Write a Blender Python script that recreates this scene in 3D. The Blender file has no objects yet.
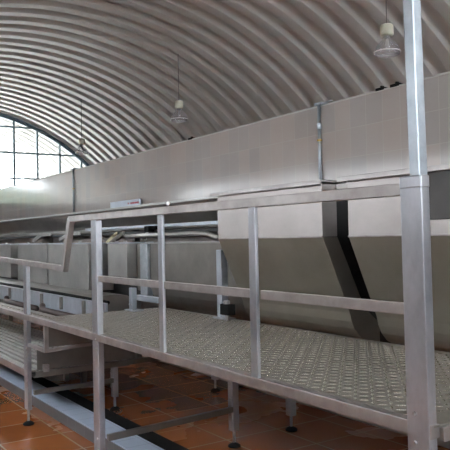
import bpy, bmesh, math, random
from mathutils import Vector, Matrix
random.seed(4)
S = bpy.context.scene
COL = S.collection
V = Vector

# ---------------------------------------------------------------- materials
def new_mat(name):
    m = bpy.data.materials.new(name); m.use_nodes = True
    nt = m.node_tree; b = nt.nodes['Principled BSDF']
    return m, nt, b
def noise(nt, scale, detail=4, rough=.55, stretch=None):
    tc = nt.nodes.new('ShaderNodeTexCoord'); mp = nt.nodes.new('ShaderNodeMapping')
    n = nt.nodes.new('ShaderNodeTexNoise'); n.inputs['Scale'].default_value = scale
    n.inputs['Detail'].default_value = detail; n.inputs['Roughness'].default_value = rough
    nt.links.new(tc.outputs['Object'], mp.inputs['Vector']); nt.links.new(mp.outputs['Vector'], n.inputs['Vector'])
    if stretch: mp.inputs['Scale'].default_value = stretch
    return n
def ramp(nt, src, stops):
    r = nt.nodes.new('ShaderNodeValToRGB'); e = r.color_ramp.elements
    e[0].position, e[0].color = stops[0][0], (*stops[0][1], 1)
    e[1].position, e[1].color = stops[1][0], (*stops[1][1], 1)
    for p, c in stops[2:]:
        k = e.new(p); k.color = (*c, 1)
    nt.links.new(src, r.inputs['Fac']); return r
def val_range(nt, src, a, b):
    r = nt.nodes.new('ShaderNodeMapRange'); r.inputs['To Min'].default_value = a; r.inputs['To Max'].default_value = b
    nt.links.new(src, r.inputs['Value']); return r
def bump(nt, b, h, strength, dist=.01):
    k = nt.nodes.new('ShaderNodeBump'); k.inputs['Strength'].default_value = strength; k.inputs['Distance'].default_value = dist
    nt.links.new(h, k.inputs['Height']); nt.links.new(k.outputs['Normal'], b.inputs['Normal'])
def metal(name, c1, c2, r1=.3, r2=.5, met=.85, scale=3.5, stretch=None, bp=.05):
    m, nt, b = new_mat(name)
    n = noise(nt, scale, 6, .62, stretch)
    rp = ramp(nt, n.outputs['Fac'], [(.3, c1), (.7, c2)])
    nt.links.new(rp.outputs['Color'], b.inputs['Base Color'])
    b.inputs['Metallic'].default_value = met
    n2 = noise(nt, scale*9, 4)
    v = val_range(nt, n2.outputs['Fac'], r1, r2); nt.links.new(v.outputs['Result'], b.inputs['Roughness'])
    bump(nt, b, n2.outputs['Fac'], bp, .003)
    return m
def plain(name, c, rough=.6, met=0, var=.12, scale=8):
    m, nt, b = new_mat(name)
    n = noise(nt, scale, 5)
    rp = ramp(nt, n.outputs['Fac'], [(.3, tuple(x*(1-var) for x in c)), (.7, tuple(min(1, x*(1+var)) for x in c))])
    nt.links.new(rp.outputs['Color'], b.inputs['Base Color'])
    b.inputs['Roughness'].default_value = rough; b.inputs['Metallic'].default_value = met
    return m

M = {}
M['frame'] = metal('frame_steel', (.28,.25,.235), (.48,.445,.425), .3, .5, .8, 5, (1,1,1))
M['post'] = metal('post_steel', (.30,.305,.33), (.58,.59,.62), .28, .42, .85, 4, (1,1,.5), 0.0)
M['hopper'] = metal('lit_hopper_steel', (.40,.365,.345), (.50,.46,.44), .36, .48, .75, 2.2, (1,1,1.6))  # paler copy of the steel: brighter light on the upper box
M['dull'] = metal('dull_steel', (.18,.168,.15), (.27,.25,.225), .36, .5, .85, 2.5)
M['panel'] = metal('panel_steel', (.36,.35,.33), (.47,.455,.43), .33, .48, .8, 3)
M['galv'] = metal('galvanised_steel', (.32,.35,.38), (.46,.50,.53), .3, .5, .7, 9)
M['channel'] = metal('channel_steel', (.40,.43,.48), (.58,.62,.68), .3, .5, .7, 5)
M['plate'] = metal('tread_plate', (.27,.25,.208), (.34,.315,.265), .36, .5, .55, 6)
M['lug'] = metal('tread_lug', (.62,.59,.52), (.70,.67,.60), .16, .3, .85, 20)
M['slat'] = metal('step_slat', (.34,.33,.30), (.5,.49,.46), .35, .5, .7, 9)
M['bolt'] = metal('bolt_steel', (.35,.34,.34), (.55,.55,.55), .25, .4, .9, 30)
M['rubber'] = plain('black_rubber', (.008,.008,.008), .85)
M['rubber'].node_tree.nodes['Principled BSDF'].inputs['Specular IOR Level'].default_value = .15
M['housing'] = plain('dark_housing', (.02,.019,.018), .45, .3)
M['hood'] = metal('hood_steel', (.24,.225,.205), (.33,.31,.285), .3, .42, .8, 2)
M['hoodlight'] = metal('hood_flange_steel', (.38,.37,.35), (.5,.49,.47), .3, .45, .8, 3)
M['cream'] = plain('cream_plastic', (.72,.69,.56), .45, 0, .05)
M['white'] = plain('white_plastic', (.85,.85,.83), .3, 0, .03)
M['signwhite'] = plain('white_painted_plate', (.55,.60,.68), .4, 0, .04)
M['red'] = plain('red_paint', (.45,.05,.06), .5)
M['yellow'] = plain('pale_wood', (.62,.56,.36), .6)
M['brass'] = plain('brass', (.45,.30,.08), .35, .8)
M['rust'] = plain('dark_rusty_steel', (.05,.032,.028), .5, .3)
M['darkwall'] = plain('dark_grey_plaster', (.07,.068,.066), .8)
M['hatchshade'] = plain('hatch_shade_grey', (.065,.06,.058), .6)
M['leaf'] = plain('hedge_leaves', (.13,.155,.11), .8, 0, .5, 1.2)
M['cable'] = plain('grey_cable', (.16,.15,.15), .6)
M['mullion'] = plain('window_frame_paint', (.10,.17,.20), .5)
M['concrete'] = plain('pale_concrete', (.62,.60,.56), .8, 0, .1, 2)
M['plaster'] = plain('pale_plaster', (.55,.53,.50), .7, 0, .08, 1.5)

# corrugated vault
m, nt, b = new_mat('vault_sheet'); n = noise(nt, .8, 6, .6)
rp = ramp(nt, n.outputs['Fac'], [(.3, (.63,.615,.59)), (.7, (.68,.665,.64))])
nt.links.new(rp.outputs['Color'], b.inputs['Base Color']); b.inputs['Roughness'].default_value = .45; b.inputs['Metallic'].default_value = .05
M['vault'] = m

# glazed wall tiles
def tile_mat(name, cols, mortar, tw, th, off, rough, axes, msize, bp=.25, dirt=None, spec=.5, offset=0.0):
    m, nt, b = new_mat(name); L = nt.links.new
    tc = nt.nodes.new('ShaderNodeNewGeometry'); sx = nt.nodes.new('ShaderNodeSeparateXYZ'); cx = nt.nodes.new('ShaderNodeCombineXYZ')
    L(tc.outputs['Position'], sx.inputs[0])
    for k, ax in enumerate(axes):
        ad = nt.nodes.new('ShaderNodeMath'); ad.operation = 'SUBTRACT'; ad.inputs[1].default_value = off[k]
        L(sx.outputs[ax], ad.inputs[0]); L(ad.outputs[0], cx.inputs[k])
    br = nt.nodes.new('ShaderNodeTexBrick'); br.offset = offset; br.squash = 1
    br.inputs['Scale'].default_value = 1; br.inputs['Brick Width'].default_value = tw; br.inputs['Row Height'].default_value = th
    br.inputs['Mortar Size'].default_value = msize; br.inputs['Mortar Smooth'].default_value = .2
    br.inputs['Color1'].default_value = (*cols[0],1); br.inputs['Color2'].default_value = (*cols[1],1); br.inputs['Mortar'].default_value = (*mortar,1)
    L(cx.outputs[0], br.inputs['Vector'])
    col = br.outputs['Color']
    if dirt:
        nn = nt.nodes.new('ShaderNodeTexNoise'); nn.inputs['Scale'].default_value = dirt[0]; nn.inputs['Detail'].default_value = 5
        L(tc.outputs['Position'], nn.inputs['Vector'])
        r = ramp(nt, nn.outputs['Fac'], [(.35, dirt[1]), (.65, (1,1,1))])
        mx = nt.nodes.new('ShaderNodeMix'); mx.data_type = 'RGBA'; mx.blend_type = 'MULTIPLY'; mx.inputs['Factor'].default_value = 1
        L(col, mx.inputs['A']); L(r.outputs['Color'], mx.inputs['B']); col = mx.outputs['Result']
    L(col, b.inputs['Base Color'])
    if isinstance(rough, tuple):
        n3 = nt.nodes.new('ShaderNodeTexNoise'); n3.inputs['Scale'].default_value = 1.6; n3.inputs['Detail'].default_value = 3
        L(tc.outputs['Position'], n3.inputs['Vector'])
        mr = nt.nodes.new('ShaderNodeMapRange'); mr.inputs['From Min'].default_value = .25; mr.inputs['From Max'].default_value = .75
        mr.inputs['To Min'].default_value = rough[0]; mr.inputs['To Max'].default_value = rough[1]
        L(n3.outputs['Fac'], mr.inputs['Value']); L(mr.outputs['Result'], b.inputs['Roughness'])
    else: b.inputs['Roughness'].default_value = rough
    b.inputs['Specular IOR Level'].default_value = spec
    inv = nt.nodes.new('ShaderNodeMath'); inv.operation = 'SUBTRACT'; inv.inputs[0].default_value = 1; L(br.outputs['Fac'], inv.inputs[1])
    bump(nt, b, inv.outputs[0], bp, .002)
    return m
M['walltile'] = tile_mat('glazed_wall_tile', ((.47,.41,.375),(.415,.385,.365)), (.48,.445,.405), .2, .27, (-4.88,2.96-.27*5), .13, ('X','Z'), .004, .3, (.7,(.90,.86,.83)), .34)
M['floortile'] = tile_mat('terracotta_floor_tile', ((.38,.125,.038),(.31,.098,.028)), (.46,.34,.20), .53, .53, (-4.73-.53*20,3.66-.53*20), (.12,.34), ('X','Y'), .008, .25, (.9,(.74,.68,.66)), .6)
M['kerbtile'] = tile_mat('white_kerb_tile', ((.48,.54,.64),(.44,.50,.61)), (.36,.38,.42), .2, .4, (-4.73,0), .25, ('X','Y'), .003, .2)
M['kerbshade'] = tile_mat('shaded_kerb_front', ((.10,.095,.095),(.085,.08,.08)), (.16,.155,.15), .2, .4, (-4.73,0), .5, ('X','Z'), .003, .2)  # shade on the kerb's front face, put into the tile colour
m = bpy.data.materials.new('clear_lamp_plastic'); m.use_nodes = True; nt = m.node_tree; nt.nodes.clear()
o_ = nt.nodes.new('ShaderNodeOutputMaterial'); t_ = nt.nodes.new('ShaderNodeBsdfTransparent'); d_ = nt.nodes.new('ShaderNodeBsdfTranslucent'); g_ = nt.nodes.new('ShaderNodeBsdfGlossy'); d2 = nt.nodes.new('ShaderNodeBsdfDiffuse')
d_.inputs['Color'].default_value = (.9,.88,.95,1); d2.inputs['Color'].default_value = (.8,.78,.85,1); g_.inputs['Roughness'].default_value = .12
def mixs(f_, a_, b_):
    k = nt.nodes.new('ShaderNodeMixShader'); k.inputs[0].default_value = f_; nt.links.new(a_, k.inputs[1]); nt.links.new(b_, k.inputs[2]); return k.outputs[0]
nt.links.new(mixs(.12, mixs(.22, t_.outputs[0], mixs(.5, d_.outputs[0], d2.outputs[0])), g_.outputs[0]), o_.inputs[0])
M['lampglass'] = m
m = bpy.data.materials.new('window_glass'); m.use_nodes = True; nt = m.node_tree; nt.nodes.clear()
o_ = nt.nodes.new('ShaderNodeOutputMaterial'); mx = nt.nodes.new('ShaderNodeMixShader'); t_ = nt.nodes.new('ShaderNodeBsdfTransparent'); g_ = nt.nodes.new('ShaderNodeBsdfGlossy')
g_.inputs['Roughness'].default_value = .03; fr = nt.nodes.new('ShaderNodeFresnel'); fr.inputs['IOR'].default_value = 1.3
nt.links.new(fr.outputs[0], mx.inputs[0]); nt.links.new(t_.outputs[0], mx.inputs[1]); nt.links.new(g_.outputs[0], mx.inputs[2]); nt.links.new(mx.outputs[0], o_.inputs[0])
M['glass'] = m

# ---------------------------------------------------------------- mesh helpers
def box(bm, a, b, bev=0):
    a, b = V(a), V(b)
    lo = V([min(a[i], b[i]) for i in range(3)]); hi = V([max(a[i], b[i]) for i in range(3)])
    r = bmesh.ops.create_cube(bm, size=1, matrix=Matrix.Translation((lo+hi)/2) @ Matrix.Diagonal((*(hi-lo), 1)))
    if bev:
        es = list({e for v in r['verts'] for e in v.link_edges})
        bmesh.ops.bevel(bm, geom=es, offset=bev, segments=2, affect='EDGES', profile=.5)
def bar(bm, p, q, w, h, up=(0,0,1), bev=.003):
    p, q = V(p), V(q); d = (q-p); L = d.length; d.normalize()
    upv = V(up)
    if abs(d.dot(upv)) > .97: upv = V((0,1,0))
    s = d.cross(upv).normalized(); u = s.cross(d).normalized()
    mt = Matrix((s, u, d)).transposed().to_4x4(); mt.translation = (p+q)/2
    r = bmesh.ops.create_cube(bm, size=1, matrix=mt @ Matrix.Diagonal((w, h, L, 1)))
    if bev:
        es = list({e for v in r['verts'] for e in v.link_edges})
        bmesh.ops.bevel(bm, geom=es, offset=bev, segments=2, affect='EDGES', profile=.5)
def cyl(bm, p, q, r, r2=None, seg=16):
    p, q = V(p), V(q); d = q-p
    mt = d.to_track_quat('Z', 'Y').to_matrix().to_4x4(); mt.translation = (p+q)/2
    bmesh.ops.create_cone(bm, cap_ends=True, segments=seg, radius1=r, radius2=r if r2 is None else r2, depth=d.length, matrix=mt)
def tube(bm, pts, r, seg=10):
    pts = [V(p) for p in pts]; rings = []
    for i, p in enumerate(pts):
        d = (pts[min(i+1, len(pts)-1)]-pts[max(i-1, 0)]).normalized()
        a = V((0,0,1)) if abs(d.z) < .9 else V((0,1,0))
        s = d.cross(a).normalized(); u = s.cross(d)
        rings.append([bm.verts.new(p+(s*math.cos(t)+u*math.sin(t))*r) for t in [2*math.pi*k/seg for k in range(seg)]])
    for a, b_ in zip(rings, rings[1:]):
        for k in range(seg): bm.faces.new((a[k], a[(k+1)%seg], b_[(k+1)%seg], b_[k]))
    bm.faces.new(rings[0]); bm.faces.new(rings[-1][::-1])
def lathe(bm, prof, c, seg=32, cap=False):
    rings = [[bm.verts.new((c[0]+r*math.cos(t), c[1]+r*math.sin(t), c[2]+z)) for t in [2*math.pi*k/seg for k in range(seg)]] for r, z in prof]
    for a, b_ in zip(rings, rings[1:]):
        for k in range(seg): bm.faces.new((a[k], a[(k+1)%seg], b_[(k+1)%seg], b_[k]))
    if cap: bm.faces.new(rings[0][::-1]); bm.faces.new(rings[-1])
def extrude_x(bm, prof, x0, x1):      # closed (y,z) profile
    A = [bm.verts.new((x0, y, z)) for y, z in prof]; B = [bm.verts.new((x1, y, z)) for y, z in prof]; n = len(prof)
    for k in range(n): bm.faces.new((A[k], A[(k+1)%n], B[(k+1)%n], B[k]))
    bm.faces.new(A[::-1]); bm.faces.new(B)
def obj(name, bm, mat, parent=None, smooth=False, bev=0):
    bmesh.ops.recalc_face_normals(bm, faces=bm.faces)
    me = bpy.data.meshes.new(name); bm.to_mesh(me); bm.free()
    me.materials.append(M[mat] if isinstance(mat, str) else mat)
    if smooth:
        for p in me.polygons: p.use_smooth = True
    o = bpy.data.objects.new(name, me); COL.objects.link(o)
    if parent:
        o.parent = parent
        o.location = -(parent_world(parent))
    if bev:
        md = o.modifiers.new('bevel', 'BEVEL'); md.width = bev; md.segments = 2; md.limit_method = 'ANGLE'
    return o
def parent_world(p):
    w = V((0,0,0))
    while p: w += p.location; p = p.parent
    return w
def B(): return bmesh.new()
def tag(o, label, cat, group=None, kind=None):
    o['label'] = label; o['category'] = cat
    if group: o['group'] = group
    if kind: o['kind'] = kind
    return o
def thing(name, loc, label, cat, group=None):
    o = bpy.data.objects.new(name, None); o.empty_display_size = .1; COL.objects.link(o); o.location = loc
    return tag(o, label, cat, group)
def struct(name, bm, mat, parent=None, smooth=False):
    o = obj(name, bm, mat, parent, smooth)
    if not parent: o['kind'] = 'structure'
    return o

# ---------------------------------------------------------------- setting
YC, ZC, R = 4.225, -.51, 6.3
GX, PX0, PX1 = -20.4, -26.3, 5.5
def arc_z(y): return ZC+math.sqrt(max(0, R*R-(y-YC)**2))
bm = B(); box(bm, (-20.4,-2.05,-.12), (PX1,10.5,0)); struct('floor', bm, 'floortile')
bm = B(); box(bm, (-60,-30,-.16), (40,40,-.125)); o = struct('ground', bm, 'concrete')
bm = B(); box(bm, (-25.3,-2.05,-.12), (-20.41,10.5,-.01)); struct('trim_1', bm, 'concrete')

# vault with round-shouldered corrugations running across the hall
P_, D_ = .483, .095
PROF = [(0,1),(.012,1),(.20,1),(.385,1),(.40,.99),(.415,.93),(.50,.45),(.54,.27),(.60,.12),(.68,.03),(.76,0),(.90,0),(.915,.03),(.98,.93),(.99,.98)]
xs, hs_ = [], []
k = 0
x0_ = -11.55-.43*P_-P_*math.ceil((-11.55-.43*P_-PX0)/P_)
while x0_+k*P_ < PX1:
    for t_, v_ in PROF: xs.append(x0_+(k+t_)*P_); hs_.append(v_)
    k += 1
bm = B()
t0, t1, N = math.radians(-1), math.radians(181), 72
# arc measured from right springing (y=YC+R)
t0 = math.asin((0.0-ZC)/R); t1 = math.pi-t0
FILL_SKYLIGHT = [(-17.0, 4.4)]      # unseen roof light on the camera's side, added to brighten the hall
kof = lambda y: int(round((math.acos((y-YC)/R)-t0)/(t1-t0)*N))
K1 = kof(-1.2); K0 = K1-2
rows = []
for x, hv in zip(xs, hs_):
    rr = R-D_*hv+.03
    rows.append([bm.verts.new((x, YC+rr*math.cos(t0+(t1-t0)*k/N), ZC+rr*math.sin(t0+(t1-t0)*k/N))) for k in range(N+1)])
for a, b_ in zip(rows, rows[1:]):
    xm = (a[0].co.x+b_[0].co.x)/2
    lit = any(p < xm < q for p, q in FILL_SKYLIGHT)
    for k in range(N):
        if lit and K0 <= k < K1: continue
        bm.faces.new((a[k], b_[k], b_[k+1], a[k+1]))
o = struct('ceiling', bm, 'vault', smooth=True)
md = o.modifiers.new('thick', 'SOLIDIFY'); md.thickness = .02; md.offset = 1

for i, (p, q) in enumerate(FILL_SKYLIGHT):
    bm = B(); L1 = []
    for X in (p-.03, q+.03):
        L1.append([bm.verts.new((X, YC+(R+.03)*math.cos(t0+(t1-t0)*k/N), ZC+(R+.03)*math.sin(t0+(t1-t0)*k/N))) for k in range(K0, K1+1)])
    for k in range(K1-K0): bm.faces.new((L1[0][k], L1[1][k], L1[1][k+1], L1[0][k+1]))
    o = struct('window_%d' % (20+i), bm, 'glass', smooth=True)  # glazing of the added roof light
    md = o.modifiers.new('thick', 'SOLIDIFY'); md.thickness = .008

# tiled partition wall
PY, PT = 4.4, 2.96
bm = B(); box(bm, (GX+.05, PY, 0), (PX1-.05, PY+.14, PT)); struct('wall_right', bm, 'walltile')
bm = B(); box(bm, (GX+.05, PY-.006, PT), (PX1-.05, PY+.15, PT+.012)); struct('trim_2', bm, 'plaster')

# side wall with windows behind the photographer
LY = -1.75; ZW0, ZW1 = .7, 1.95
wins = [(-19.6+k*3.0, -16.9+k*3.0) for k in range(8)]
bm = B()
box(bm, (GX, LY-.12, 0), (PX1, LY, ZW0)); box(bm, (GX, LY-.12, ZW1), (PX1, LY, 2.0))
px_ = GX
for a, b_ in wins:
    box(bm, (px_, LY-.12, ZW0), (a, LY, ZW1)); px_ = b_
box(bm, (px_, LY-.12, ZW0), (PX1, LY, ZW1))
struct('wall_left', bm, 'plaster')
for k, (a, b_) in enumerate(wins):
    bm = B()
    for (p, q) in (((a,ZW0),(b_,ZW0+.05)), ((a,ZW1-.05),(b_,ZW1)), ((a,ZW0),(a+.05,ZW1)), ((b_-.05,ZW0),(b_,ZW1)), (((a+b_)/2-.025,ZW0),((a+b_)/2+.025,ZW1))):
        box(bm, (p[0], LY-.09, p[1]), (q[0], LY-.04, q[1]))
    f = struct('window_%d' % (k+3), bm, 'mullion')
    bm = B(); box(bm, (a+.02, LY-.07, ZW0+.02), (b_-.02, LY-.064, ZW1-.02)); obj('pane', bm, 'glass', f)

def gable(X, name, ymul, zmul, bottom=0.0, w=.07):
    """arched glazed end of the hall: frame, mullions, transoms, glass"""
    bm = B()
    rr = R-.12
    pts = [(YC+rr*math.cos(t0+(t1-t0)*k/60), ZC+rr*math.sin(t0+(t1-t0)*k/60)) for k in range(61)]
    for (a, b_) in zip(pts, pts[1:]): bar(bm, (X, a[0], a[1]), (X, b_[0], b_[1]), .10, .10, (1,0,0), 0)
    root = struct(name, bm, 'mullion')
    for y in ymul:
        if abs(y-YC) < rr-.1:
            bm = B(); bar(bm, (X, y, bottom), (X, y, ZC+math.sqrt(rr*rr-(y-YC)**2)), w, .05, (0,1,0), 0); obj('mullion', bm, 'mullion', root)
    for z in zmul:
        h = math.sqrt(rr*rr-(z-ZC)**2)
        bm = B(); bar(bm, (X, YC-h, z), (X, YC+h, z), .05, .05, (0,0,1), 0); obj('transom', bm, 'mullion', root)
    bm = B()
    vs = [bm.verts.new((X+.012, y, z)) for y, z in pts]; vs2 = [bm.verts.new((X+.018, y, z)) for y, z in pts]
    bm.faces.new(vs); bm.faces.new(vs2[::-1])
    for k in range(len(vs)-1): bm.faces.new((vs[k], vs[k+1], vs2[k+1], vs2[k]))
    obj('pane', bm, 'glass', root)
    return root
gable(GX, 'window_1', [5.97+.715*k for k in range(-10, 7)], [3.63-.78*2, 3.63-.78, 3.63, 4.41, 5.19], .0)
bm = B()
hb = 3.3
box(bm, (PX1-.2, YC-math.sqrt((R-.1)**2-(hb-ZC)**2), 0), (PX1-.06, YC+math.sqrt((R-.1)**2-(hb-ZC)**2), hb)); struct('wall_back', bm, 'darkwall')  # unseen wall, made dark so steel side faces reflect less light
gable(PX1-.1, 'window_2', [YC+1.4*k for k in range(-3, 4)], [4.2, 5.2], hb, .07)
bm = B(); box(bm, (GX-.1, -2.0, 0), (GX-.02, 10.4, 2.84)); struct('wall_far', bm, 'plaster')

# clipped hedge outside, beyond the far glazing
bm = B(); bmesh.ops.create_grid(bm, x_segments=160, y_segments=24, size=.5)
for v in bm.verts:
    y = v.co.x*44; z = (v.co.y+.5)*5.5
    v.co = V((-45+.35*math.sin(y*2.1+z)+random.uniform(-.25,.25)-.15*z, y+4+random.uniform(-.1,.1), z*(1+.03*math.sin(y*3.3))-.12))
hg = obj('hedge', bm, 'leaf'); md = hg.modifiers.new('t', 'SOLIDIFY'); md.thickness = 1.2
tag(hg, 'pale green hedge outside, mirrored in the far end of the tiled wall', 'hedge')

# kerb with dark drain strip
bm = B(); box(bm, (-20.3, 2.20, 0), (5, 2.43, .105), .006); struct('trim_3', bm, 'kerbtile')
bm = B(); box(bm, (-20.3, 2.188, 0), (5, 2.199, .098), .003); struct('trim_5', bm, 'kerbshade')  # thin dark strip carrying the shade of the kerb front
bm = B(); box(bm, (-20.3, 2.432, 0), (5, 2.58, .105), .004); struct('trim_4', bm, 'rubber')

# ---------------------------------------------------------------- access platform
PLx0, PLx1 = -5.95, -1.6
DZ = 1.02
plat = thing('access_platform', (-4, 2.5, 0), 'long raised steel walkway with diamond tread deck and square-tube handrail', 'platform')
FY = 1.906   # outer face of the front row
bm = B(); box(bm, (PLx0, FY+.02, DZ-.008), (PLx1+.02, 3.19, DZ-.001)); box(bm, (-11, FY+.02, DZ-.008), (PLx0-.004, 2.10, DZ-.001))
dk = obj('deck_plate', bm, 'plate', plat)
# lozenge lugs, alternately turned
bm = B()
def lug(bm, x, y, a):
    c, s = math.cos(a), math.sin(a); L_, W_, H_ = .022, .008, .0036
    q = lambda u, v, z: bm.verts.new((x+u*c-v*s, y+u*s+v*c, DZ-.001+z))
    A = [q(-L_,0,0), q(0,-W_,0), q(L_,0,0), q(0,W_,0)]; T = [q(-L_*.6,0,H_), q(0,-W_*.5,H_), q(L_*.6,0,H_), q(0,W_*.5,H_)]
    for k in range(4): bm.faces.new((A[k], A[(k+1)%4], T[(k+1)%4], T[k]))
    bm.faces.new(T)
sp = .05
for i in range(int((PLx1+8.2)/sp)):
    x = -8.2+i*sp
    y1 = 3.18 if x > PLx0+.02 else 2.08
    for j in range(int((y1-FY-.05)/sp)):
        lug(bm, x, FY+.05+j*sp, math.radians(45 if (i+j) % 2 else -45))
lg = obj('tread_pattern', bm, 'lug', dk); lg['kind'] = 'stuff'
bm = B(); bar(bm, (-11, FY+.025, DZ-.022), (PLx1+.02, FY+.025, DZ-.022), .05, .052, (0,0,1)); obj('front_beam', bm, 'frame', plat)
bm = B(); bar(bm, (PLx0, 3.16, DZ-.04), (PLx1+.02, 3.16, DZ-.04), .05, .05); obj('back_beam', bm, 'frame', plat)
for x in (-5.92, -1.59):
    bm = B(); bar(bm, (x, FY+.055, DZ-.035), (x, 3.13, DZ-.035), .05, .05); obj('end_beam', bm, 'frame', plat)
for x in (-4.55, -3.1):
    bm = B(); bar(bm, (x, FY+.055, DZ-.04), (x, 3.13, DZ-.04), .04, .045); obj('cross_beam', bm, 'frame', plat)

RZ = 1.90   # handrail top
def foot(parent, x, y, zb, r=.05):
    bm = B(); cyl(bm, (x, y, .03), (x, y, zb+.01), .012, seg=12); s_ = obj('foot_rod', bm, 'bolt', parent)
    bm = B(); lathe(bm, [(.001,0),(r,0),(r,.012),(r*.7,.024),(r*.3,.034),(.001,.036)], (x, y, 0), 24); obj('rubber_foot', bm, 'rubber', parent, True)
def bolt(parent, x, y, z, nrm='y', r=.009):
    bm = B()
    d = V((0,-.008,0)) if nrm == 'y' else V((.008,0,0))
    cyl(bm, V((x,y,z)), V((x,y,z))+d, r, r*.8, 12); obj('bolt', bm, 'bolt', parent)
def post(name, x, y, z0, z1, wx, wy, feet=True, mat='post', x_top=None):
    bm = B(); bar(bm, (x, y, z0), (x if x_top is None else x_top, y, z1), wx, wy, (0,1,0), .004)
    return obj(name, bm, mat, plat)
WX, WY = .058, .06
# front legs run from the floor up to the rail
PYC = FY+.024
lg1 = post('leg', -6.255, PYC, .14, DZ-.05, .10, .04); foot(lg1, -6.255, PYC, .14)
p1 = post('rail_post', -6.25, PYC, DZ+.004, 1.481, .095, .038)
for z in (.86,.6,.4): bolt(lg1, -6.235, FY+.005, z, r=.007)
bolt(lg1, -6.225, FY+.005, .72, r=.016)
lg2 = post('leg', -4.585, PYC, .14, DZ-.05, .105, .045); foot(lg2, -4.585, PYC, .14)
for z in (.92, .27): bolt(lg2, -4.57, FY+.002, z)
p2 = post('rail_post', -4.585, PYC, DZ-.06, RZ-.053, .10, .046)
for z in (1.045,.985): bolt(p2, -4.57, FY+.001, z, r=.007)
p3 = post('rail_post', -3.57, FY+.012, DZ-.01, RZ-.053, .056, .02)
p4 = post('rail_post', -2.63, FY+.012, DZ-.01, RZ-.053, .056, .02)
lg3 = post('leg', -1.635, FY+.02, .14, DZ-.10, .1, .042); foot(lg3, -1.635, FY+.02, .14)
p5 = post('corner_post', -1.632, FY+.018, DZ-.10, RZ+.0, .100, .044, x_top=-1.640)
bolt(p5, -1.645, FY-.004, 1.055, r=.008); bolt(p5, -1.645, FY-.004, .95, r=.008)
bm = B(); bar(bm, (-1.622, FY+.022, RZ), (-1.649, FY+.022, 3.45), .046, .046, (0,1,0), .004)
pole = obj('upper_pole', bm, 'galv', plat)
bm = B(); bar(bm, (-1.640, FY+.018, RZ-.035), (-1.640, FY+.018, RZ+.012), .104, .048, (0,1,0), .006); obj('weld_collar', bm, 'post', plat)
# handrail, mid rails, stepped down rail
bm = B(); bar(bm, (-5.10, FY+.02, RZ-.027), (-1.69, FY+.02, RZ-.034), .034, .046); obj('handrail', bm, 'frame', plat)
bm = B(); bar(bm, (-5.085, FY+.024, RZ-.03), (-5.255, FY+.024, 1.46), .06, .045, (0,1,0)); obj('stepped_rail', bm, 'frame', plat)
bm = B(); bar(bm, (-5.235, FY+.022, 1.478), (-10.9, FY+.022, 1.62), .044, .048); obj('lower_handrail', bm, 'frame', plat)
for (a, b_) in ((-4.53,-3.602),(-3.54,-2.66),(-2.575,-1.69)):
    za = lambda x: 1.425
    bm = B(); bar(bm, (a, FY+.02, za(a)), (b_, FY+.02, za(b_)), .024, .044); obj('mid_rail', bm, 'frame', plat)
# back legs
lg4 = post('leg', -6.25, 2.80, .13, DZ-.065, .06, .055); foot(lg4, -6.25, 2.80, .13)
lg5 = post('leg', -4.545, 3.08, .13, DZ-.065, .07, .06); foot(lg5, -4.545, 3.08, .13)
lg6 = post('leg', -1.7, 3.15, .13, DZ-.065, .07, .06); foot(lg6, -1.7, 3.15, .13)
for L_, x, y in ((lg4,-6.25,2.80),(lg5,-4.545,3.08)):
    bm = B(); box(bm, (x-.012, y-.038, .22), (x+.02, y-.028, .40)); obj('brace_plate', bm, 'bolt', L_)
    bolt(L_, x+.004, y-.038, .245); bolt(L_, x+.004, y-.038, .375); bolt(L_, x, y-.03, .78)
bm = B(); bar(bm, (-6.2, FY+.06, .30), (-6.23, 2.775, .30), .035, .042); obj('brace', bm, 'dull', plat)
bm = B(); bar(bm, (-4.5, FY+.05, .285), (-4.52, 3.05, .31), .035, .045); obj('brace', bm, 'dull', plat)
# hanging end frame of the upper step below the deck
bm = B()
bar(bm, (-5.75, FY+.03, .745), (-5.75, FY+.03, .99), .035, .04, (0,1,0)); bar(bm, (-5.75, FY+.03, .745), (-5.75, 2.42, .77), .03, .03)
bar(bm, (-5.75, 2.42, .75), (-5.75, 2.42, .99), .03, .03, (0,1,0)); bar(bm, (-6.24, FY+.03, .745), (-5.75, FY+.03, .745), .03, .03)
obj('hanging_frame', bm, 'frame', plat)

bm = B(); box(bm, (-5.766, FY+.055, .775), (-5.758, 2.405, .985)); obj('end_panel', bm, 'dull', plat)
# ---------------------------------------------------------------- slatted steps at the far end
st = thing('slatted_step', (-6.0, 2.15, .75), 'small ribbed steel step tucked under the deck beside the short end frame', 'step')
bm = B()
for k in range(9): bar(bm, (-6.19, FY+.075+k*.05, .762), (-5.775, FY+.075+k*.05, .762), .03, .012, bev=.003)
obj('slats', bm, 'slat', st)
bm = B(); bar(bm, (-6.17, FY+.26, .748), (-6.17, FY+.46, .748), .025, .016); obj('step_bearer', bm, 'frame', st)
bm = B(); bar(bm, (-5.79, FY+.08, .748), (-5.79, FY+.46, .748), .025, .016); obj('step_bearer', bm, 'frame', st)
st = thing('slatted_platform', (-9, 2.4, 0), 'low ribbed steel platform with long slats below the walkway at far left', 'platform')
bm = B()
for k in range(13): bar(bm, (-14, FY+.10+k*.078, .478), (-6.30, FY+.10+k*.078, .478), .046, .022, bev=.006)
obj('slats', bm, 'slat', st)
bm = B(); bar(bm, (-14, FY+.045, .46), (-6.30, FY+.045, .46), .03, .07); obj('front_edge', bm, 'frame', st)
bm = B(); box(bm, (-14, FY+.06, .425), (-6.32, 2.95, .43)); obj('under_tray', bm, 'housing', st)  # tray coloured dark so the gaps between slats look shaded
bm = B(); bar(bm, (-6.19, FY+.075, .47), (-6.19, 3.3, .47), .04, .05); obj('end_beam', bm, 'dull', st)
for y in (2.05, 2.6):
    bm = B(); box(bm, (-6.20, y, .485), (-6.15, y+.05, .55)); obj('bracket', bm, 'bolt', st)
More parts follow.
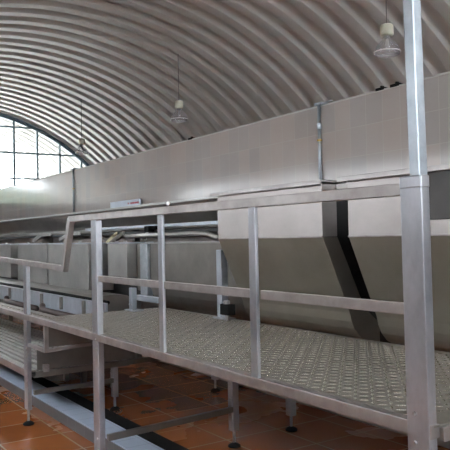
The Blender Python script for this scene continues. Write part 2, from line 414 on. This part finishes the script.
bm = B(); box(bm, (-6.30, FY+.07, .43), (-6.212, 2.95, .453)); obj('end_plate', bm, 'dull', st)
bm = B(); box(bm, (-6.206, 2.0, .50), (-6.196, 3.0, .735)); obj('side_sheet', bm, 'dull', st)
for x in (-13.5, -9.9, -7.9):
    for y in (FY+.05, 2.9):
        bm = B(); box(bm, (x-.03, y-.02, 0), (x+.03, y+.03, .455), .004); obj('leg', bm, 'frame', st)

# ---------------------------------------------------------------- hoppers
def hopper(x0, x1, label, side=.13, mat='hopper'):
    h = thing('steel_hopper', ((x0+x1)/2, 3.4, 0), label, 'hopper', 'steel hoppers along the walkway')
    bm = B(); prof = [(2.9,2.04),(2.9,1.695),(2.9+side,1.695),(2.9+side,2.04)]
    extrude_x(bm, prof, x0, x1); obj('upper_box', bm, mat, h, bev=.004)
    bm = B()
    c = [(3.13+.16*(1-math.cos(t)), 1.17-.16*math.sin(t)) for t in [math.radians(a) for a in (20,45,70,90)]]
    fr_ = [(2.9,1.693),(3.125,1.19)]+[(3.14,1.13),(3.165,1.08),(3.21,1.03),(3.28,.99),(3.4,.97)]
    bk = [(3.4+.0,1.10),(3.24+.02,1.22),(2.9+side,1.693)]
    extrude_x(bm, fr_+bk, x0, x1); obj('chute', bm, 'hoppershade', h, bev=.003)
    bm = B(); box(bm, (x0-.05, 2.86, 2.042), (x1+.035, 2.9+side+.06, 2.058), .003); box(bm, (x0-.05, 2.86, 2.03), (x1+.035, 2.872, 2.044)); obj('rim', bm, 'frame', h)
    bm = B(); box(bm, (x0, 2.893, 1.688), (x1, 2.901, 1.699), .002); obj('weld_seam', bm, 'frame', h)
    bm = B(); box(bm, (x0+.25, 2.9+side+.003, 1.45), (x1-.25, 3.6, 1.95)); obj('inner_duct', bm, 'housing', h)
    return h
M['hoppershade'] = metal('shaded_hopper_steel', (.27,.245,.205), (.34,.31,.265), .34, .42, .85, 2.0)  # darker copy of the steel: shade of the down-tilted chute
hopper(-4.45, -3.225, 'steel hopper standing left of the dark slanting gap')
hb_ = hopper(-2.99, -1.9, 'steel hopper behind the big corner post, with a dark hatch at its right', .13)
bm = B(); box(bm, (-2.395, 2.888, 1.775), (-1.91, 2.899, 2.03), .003); obj('hatch', bm, 'hatchshade', hb_)  # flat dark panel stands for the shade inside an open hatch

# dark conveyor housing behind the hoppers
hs = thing('conveyor_housing', (-2.5, 3.9, 0), 'long black machine body in the gaps behind the steel hoppers', 'machine')
bm = B(); box(bm, (-4.5, 3.62, .9), (0, 4.2, 1.93), .02); obj('body', bm, 'housing', hs)
bm = B(); box(bm, (-4.5, 3.60, 1.73), (0, 3.615, 1.78)); obj('edge_strip', bm, 'galv', hs)
for x in (-2.2, -.4):
    bm = B(); box(bm, (x-.04, 3.9, 0), (x+.04, 3.98, .9)); obj('leg', bm, 'dull', hs)
bm = B(); box(bm, (-3.2, 3.34, 1.65), (-2.97, 3.55, 1.745), .006); bk_ = obj('crossing_strip', bm, 'channel', hs)
bm = B(); box(bm, (-1.85, 3.3, 1.66), (-1.6, 3.55, 1.745), .006); obj('crossing_strip', bm, 'channel', hs)

# rounded tank left of the first hopper
tk = thing('rounded_tank', (-5.6, 3.6, 0), 'large dark brownish steel vat with rounded belly left of the first hopper', 'vat')
bm = B()
prof = [(3.3,1.655),(3.3,1.25)]+[(3.3+.45*(1-math.cos(a)), 1.25-.38*math.sin(a)) for a in [math.radians(k) for k in range(10,91,10)]]+[(4.1,.87),(4.1,1.655)]
extrude_x(bm, prof, -6.42, -4.56); obj('shell', bm, 'dull', tk, bev=.004)
bm = B(); box(bm, (-6.44, 3.28, 1.656), (-4.56, 4.12, 1.668)); obj('rim', bm, 'panel', tk)
bm = B(); box(bm, (-6.56, 3.26, 1.09), (-6.40, 3.33, 1.655), .004); obj('end_upright', bm, 'galv', tk)
bm = B(); box(bm, (-6.62, 3.22, 1.045), (-6.10, 3.285, 1.10), .004); obj('foot_bracket', bm, 'channel', tk)
for x, y in ((-4.62, 3.74), (-6.3, 4.03)):
    bm = B(); bar(bm, (x, y, .13), (x, y, .885), .07, .063, (0,1,0), .004); l_ = obj('leg', bm, 'post', tk); foot(l_, x, y, .13, .052); bolt(l_, x-.005, y-.032, .29)

# guard boxes in a row
def guard(x0, x1, zb, y, label, depth=.35, side='dull'):
    g = thing('guard_box', ((x0+x1)/2, y, zb), label, 'box', 'sheet steel guard boxes in a row along the line')
    bm = B(); box(bm, (x0, y, zb), (x1, y+depth, 1.655), .006); obj('box_shell', bm, 'panel', g)
    bm = B(); box(bm, (x0, y-.012, 1.657), (x1, y+depth, 1.672), .003); obj('top_lip', bm, 'channel', g)
    for xx in (x0+.3*(x1-x0), x0+.75*(x1-x0)):
        bm = B(); box(bm, (xx, y+.02, 1.673), (xx+.05, y+.05, 1.69)); obj('hinge', bm, 'bolt', g)
guard(-7.50, -6.98, 1.27, 3.3, 'narrow guard box just right of the tall rail post, left of the bright upright')
guard(-9.64, -8.12, 1.05, 3.3, 'wide grey steel guard box left of the tall post under the slanting rail')
guard(-11.16, -9.72, 1.07, 3.3, 'grey steel guard box above the low rail between two dark gaps')
guard(-13.2, -11.56, 1.09, 3.3, 'grey steel guard box cut by the left edge of the photo')
bm = B(); box(bm, (-6.96, 3.42, 1.12), (-6.58, 3.8, 1.655), .01); tag(obj('motor_cover', bm, 'dull'), 'dark steel cover set back between the narrow guard box and the bright upright', 'cover')

# trough / round belt under the guards
tr = thing('conveyor_trough', (-9, 3.2, 0), 'long conveyor trough with ribbed bluish steel side below the grey guard boxes', 'conveyor')
bm = B(); box(bm, (-14, 2.62, .90), (-6.02, 2.64, 1.085), .003); box(bm, (-14, 2.612, 1.083), (-6.02, 2.64, 1.092)); obj('side_plate', bm, 'channel', tr)
for k in range(11):
    x = -6.55-.66*k
    bm = B(); box(bm, (x-.02, 2.59, .945), (x+.02, 2.62, 1.08), .004); obj('rib', bm, 'dull', tr)
bm = B()
prof = [(2.72,.97),(2.72,1.05),(2.76,1.085),(2.84,1.11),(3.0,1.12),(3.14,1.10),(3.24,1.03),(3.24,.95),(3.0,.90)]
extrude_x(bm, prof, -14, -6.64); obj('belly', bm, 'dull', tr)
bm = B(); box(bm, (-14, 3.68, .98), (-7.0, 3.70, 1.6)); obj('gap_shade_sheet', bm, 'housing', tr)  # dark sheet added so the gaps between guard boxes look black
for x in (-13.4, -10.6, -7.6):
    bm = B(); box(bm, (x-.03, 2.98, 0), (x+.03, 3.04, .91)); obj('leg', bm, 'dull', tr)
bm = B(); tube(bm, [(-14,2.69,1.11),(-11,2.68,1.105),(-9,2.68,1.105),(-7.5,2.68,1.10),(-6.1,2.68,1.09)], .018); tag(obj('hose', bm, 'rubber'), 'thin black hose lying along the top of the ribbed trough', 'hose')
for X, L_ in ((-9.15, 1.25), (-7.68, 1.5)):
    bm = B(); tube(bm, [(X-.06,2.57,.955),(X-.03,2.56,.925),(X+.02,2.55,.91),(X+.1,2.55,.905),(X+L_,2.55,.905)], .036)
    o = obj('drain_pipe', bm, 'rust', smooth=True)
    tag(o, 'dark bent pipe along the foot of the ribbed trough, ' + ('right of the low rail post' if X > -7.5 else 'at the left photo edge'), 'pipe', 'dark pipes along the trough foot')

# machine supports standing on / behind the deck
def mleg(x, y, z0, z1, w, label, feet, base=False):
    t = thing('support_upright', (x, y, z0 if not feet else 0), label, 'upright')
    bm = B(); bar(bm, (x, y, z0), (x, y, z1), w, w*.9, (0,1,0), .004); obj('upright', bm, 'post' if feet else 'channel', t)
    if feet:
        foot(t, x, y, z0, .052); bolt(t, x-.005, y-w*.45, z0+.16)
    if base:
        bm = B(); box(bm, (x-.07, y-.06, DZ+.003), (x+.12, y+.05, DZ+.014), .003); obj('base_plate', bm, 'channel', t)
        bolt(t, x-.02, y-w*.45, DZ+.06); bolt(t, x+.02, y-w*.45, DZ+.06)
    return t
#mleg(-4.59, 3.74, .13, .87, .07, 'short steel leg on a round black foot standing on the tiles, farther right under the deck', True)
#mleg(-6.3, 4.03, .13, .88, .07, 'most distant small steel leg on a black foot, under the deck beyond the others', True)
mleg(-5.86, 2.83, DZ+.012, 1.24, .06, 'short bluish upright on a base plate at the deck end beside the tall rail post', False, True)
mleg(-4.735, 3.12, DZ+.012, 1.60, .075, 'bluish steel upright bolted to the deck between dark vat and first hopper', False, True)
vb = thing('valve_block', (-4.6, 3.2, 1.03), 'small black valve block on the deck at the foot of the first hopper', 'valve')
bm = B(); box(bm, (-4.63,3.02,1.07), (-4.50,3.09,1.16), .006); obj('body', bm, 'rubber', vb)
bm = B(); cyl(bm, (-4.57,3.05,1.16), (-4.57,3.05,1.185), .028); obj('cap', bm, 'bolt', vb)
bm = B(); cyl(bm, (-4.57,3.05,1.024), (-4.57,3.05,1.07), .016); obj('stem', bm, 'bolt', vb)

# long hood hung before the wall
hd = thing('machine_hood', (-10, 4.0, 0), 'long low dark steel hood running along the tiled wall above the guard boxes', 'hood')
bm = B(); prof = [(3.78,2.12),(3.80,2.07),(3.95,1.86),(4.3,1.86),(4.38,2.13)]
extrude_x(bm, prof, -17, -4.56); obj('shell', bm, 'hood', hd)
bm = B(); box(bm, (-17, 3.765, 2.11), (-4.56, 3.80, 2.135), .003); obj('top_flange', bm, 'hoodlight', hd)
bm = B(); box(bm, (-17, 3.9, 1.825), (-4.6, 4.0, 1.858)); obj('bottom_rail', bm, 'hoodlight', hd)
for x in (-16, -12.2, -8.6):
    bm = B(); box(bm, (x-.04, 4.18, 0), (x+.04, 4.26, 1.86)); obj('leg', bm, 'dull', hd)
bm = B(); box(bm, (-9.2, 3.70, 1.84), (-5.2, 3.76, 1.875), .003); tag(obj('support_channel', bm, 'channel'), 'pale steel channel below the dark hood, behind the rail posts', 'channel')
cb = thing('black_conveyor_bar', (-9, 3.6, 1.75), 'straight black bar under the hood, above the guard boxes', 'bar')
bm = B(); box(bm, (-14, 3.6, 1.765), (-5.0, 3.66, 1.80), .004); obj('bar', bm, 'housing', cb)
# silver pipe with bend
bm = B(); tube(bm, [(-7.3,3.45,1.745),(-6.3,3.45,1.745),(-5.65,3.45,1.75),(-5.5,3.45,1.745),(-5.30,3.45,1.70)], .026); tag(obj('bent_pipe', bm, 'panel', smooth=True), 'grey bent pipe above the dark vat ending beside the first hopper', 'pipe')
for k, (x, lab) in enumerate(((-10.95,'grey slanting strut above the gap between the two leftmost whole guard boxes'),(-9.7,'small grey strut and clamp above the wide guard box'))):
    bm = B(); bar(bm, (x, 3.5, 1.712), (x+.35, 3.5, 1.80), .03, .05); bar(bm, (x+.35, 3.5, 1.80), (x+.8, 3.5, 1.80), .03, .04); tag(obj('strut', bm, 'panel'), lab, 'strut')
bm = B(); bar(bm, (-7.66, 3.36, 1.675), (-7.36, 3.36, 1.785), .02, .028); tag(obj('wooden_slat', bm, 'yellow'), 'pale yellow wooden stick leaning above the narrow guard box', 'stick')
bm = B(); bar(bm, (-7.9, 3.4, 1.74), (-7.66, 3.4, 1.67), .02, .02); bar(bm, (-7.6, 3.42, 1.68), (-7.3, 3.42, 1.78), .03, .05); tag(obj('bracket', bm, 'dull'), 'dark steel bracket beside the pale wooden stick', 'bracket')
vh = thing('sensor_head', (-7.1, 3.55, 1.8), 'small black sensor with drooping wire under the hood beside the bright upright', 'sensor')
bm = B(); box(bm, (-6.97,3.52,1.785), (-6.86,3.6,1.855), .01); obj('body', bm, 'rubber', vh)
bm = B(); cyl(bm, (-6.8,3.56,1.83), (-6.72,3.56,1.83), .022); obj('sensor_eye', bm, 'rubber', vh)
bm = B(); tube(bm, [(-6.92,3.53,1.78),(-6.94,3.50,1.72),(-6.96,3.48,1.70)], .009); tube(bm, [(-6.89,3.53,1.78),(-6.87,3.5,1.7),(-6.88,3.48,1.69)], .008); obj('wire', bm, 'bolt', vh)

# label plate with small red lettering
sg = thing('label_plate', (-9.2, 4.36, 2.2), 'pale bluish plate with tiny red lettering at the wall above the hood', 'sign')
bm = B(); box(bm, (-9.72,4.33,2.138), (-8.70,4.36,2.29), .004); obj('plate', bm, 'signwhite', sg)
bm = B()
x = -9.08
for w_ in (.022,.02,0,.03,.022,.03,.03,.022,.03,.026,.03,.022,.02):
    if w_:
        box(bm, (x, 4.326, 2.225), (x+w_*.35, 4.3295, 2.25)); box(bm, (x+w_*.2, 4.326, 2.225), (x+w_*.8, 4.3295, 2.231)); box(bm, (x+w_*.5, 4.326, 2.235), (x+w_*.8, 4.3295, 2.25))
    x += .03
lt = obj('lettering', bm, 'red', sg)
kb = thing('round_knob', (-3.5, 1.93, 1.90), 'small round white knob on top of the handrail', 'knob')
bm = B(); cyl(bm, (-3.5,1.93,1.898), (-3.5,1.93,1.904), .008); obj('stem', bm, 'bolt', kb)
bm = B(); bmesh.ops.create_uvsphere(bm, u_segments=20, v_segments=12, radius=.011, matrix=Matrix.Translation((-3.5,1.93,1.912))); obj('cap', bm, 'white', kb, True)

# conduits on the wall
def conduit(x, z0, lab):
    t = thing('wall_conduit', (x, PY-.02, z0), lab, 'pipe', 'vertical conduits on the tiled wall')
    bm = B(); cyl(bm, (x, PY-.022, z0), (x, PY-.022, PT+.03), .016); obj('pipe', bm, 'galv', t, True)
    bm = B(); cyl(bm, (x, PY-.022, 2.62), (x, PY-.022, 2.635), .026); obj('clamp', bm, 'brass', t)
    bm = B(); cyl(bm, (x, PY-.022, 2.74), (x, PY-.022, 2.79), .021); obj('coupling', bm, 'galv', t)
    bm = B(); box(bm, (x-.05, PY-.035, PT+.014), (x+.05, PY+.10, PT+.035)); bar(bm, (x+.02, PY+.02, PT+.035), (x+.15, PY+.02, PT+.035), .014, .01); obj('top_clip', bm, 'galv', t)
conduit(-4.88, 1.95, 'bright galvanised conduit on the wall above the first hopper')
conduit(-11.4, 2.16, 'thin dark conduit on the tiled wall near the far glazing')
for k, (x, l_) in enumerate(((-4.1,'left black clip of the pair on the wall top'),(-3.93,'right black clip of the pair on the wall top, under the nearest lamp'),(-7.35,'black clip on the wall top under the middle lamp'))):
    bm = B(); box(bm, (x-.05, PY-.012, PT+.004), (x+.05, PY+.05, PT+.03), .004); box(bm, (x+.0, PY+.0, PT+.02), (x+.02, PY+.03, PT+.045)); tag(obj('wall_clip', bm, 'rubber'), l_, 'clip')

# ---------------------------------------------------------------- pendant lamps
def pendant(x, y, ztop, label):
    t = thing('pendant_lamp', (x, y, ztop), label, 'lamp', 'clear dome pendant lamps hanging from the vault')
    rz = arc_z(y)-.02
    bm = B(); cyl(bm, (x, y, ztop), (x, y, rz), .006, seg=8); obj('cord', bm, 'cable', t)
    bm = B(); lathe(bm, [(.001,0),(.07,-.003),(.084,-.02),(.086,-.13),(.075,-.15),(.001,-.15)], (x,y,ztop), 28); obj('socket_housing', bm, 'cream', t, True)
    bm = B(); lathe(bm, [(.035,-.151),(.035,-.19),(.001,-.19)], (x,y,ztop), 20); obj('lamp_holder', bm, 'galv', t, True)
    bm = B(); lathe(bm, [(.052,-.152),(.055,-.18),(.07,-.20),(.105,-.235),(.135,-.275),(.157,-.32),(.164,-.36),(.158,-.385),(.13,-.40),(.127,-.395),(.151,-.38),(.157,-.358),(.150,-.323),(.128,-.28),(.098,-.24),(.063,-.206),(.048,-.184),(.046,-.152)], (x,y,ztop), 40); obj('lamp_shade', bm, 'lampglass', t, True)
    bm = B(); lathe(bm, [(.165,-.35),(.169,-.35),(.169,-.364),(.165,-.364)], (x,y,ztop), 40); obj('rim_ring', bm, 'white', t, True)
    bm = B(); lathe(bm, [(.001,-.33),(.025,-.32),(.034,-.29),(.024,-.24),(.018,-.19)], (x,y,ztop), 20); obj('bulb', bm, 'white', t, True)
pendant(-5.92, 6.5, 4.39, 'nearest clear dome pendant lamp, beside the tall pole at upper right')
pendant(-11.27, 6.5, 4.38, 'clear dome pendant lamp hanging over the middle of the wall')
pendant(-16.3, 6.5, 4.32, 'farthest tiny pendant lamp against the arched glazing')

# ---------------------------------------------------------------- camera
f = 670.; yaw = math.atan(447/670.); pitch = math.radians(1.1); roll = .02
F0 = V((-math.cos(yaw), math.sin(yaw), 0)); R0 = V((math.sin(yaw), math.cos(yaw), 0)); U0 = V((0,0,1))
F = F0*math.cos(pitch)+U0*math.sin(pitch); U = U0*math.cos(pitch)-F0*math.sin(pitch)
Rv = R0*math.cos(roll)-U*math.sin(roll); Uv = U*math.cos(roll)+R0*math.sin(roll)
cd = bpy.data.cameras.new('camera'); cam = bpy.data.objects.new('camera', cd); COL.objects.link(cam)
mt = Matrix((Rv, Uv, -F)).transposed().to_4x4(); mt.translation = V((0,0,1.7)); cam.matrix_world = mt
cd.sensor_fit = 'HORIZONTAL'; cd.sensor_width = 36; cd.lens = f/450*36; cd.clip_end = 200; cd.clip_start = .05
S.camera = cam

# ---------------------------------------------------------------- light
w = bpy.data.worlds.new('world'); S.world = w; w.use_nodes = True
bg = w.node_tree.nodes['Background']; bg.inputs['Color'].default_value = (.86,.93,1,1); bg.inputs['Strength'].default_value = 15.5
S.view_settings.view_transform = 'Standard'; S.view_settings.look = 'None'; S.view_settings.gamma = 1
S.view_settings.use_curve_mapping = False; S.view_settings.exposure = .12
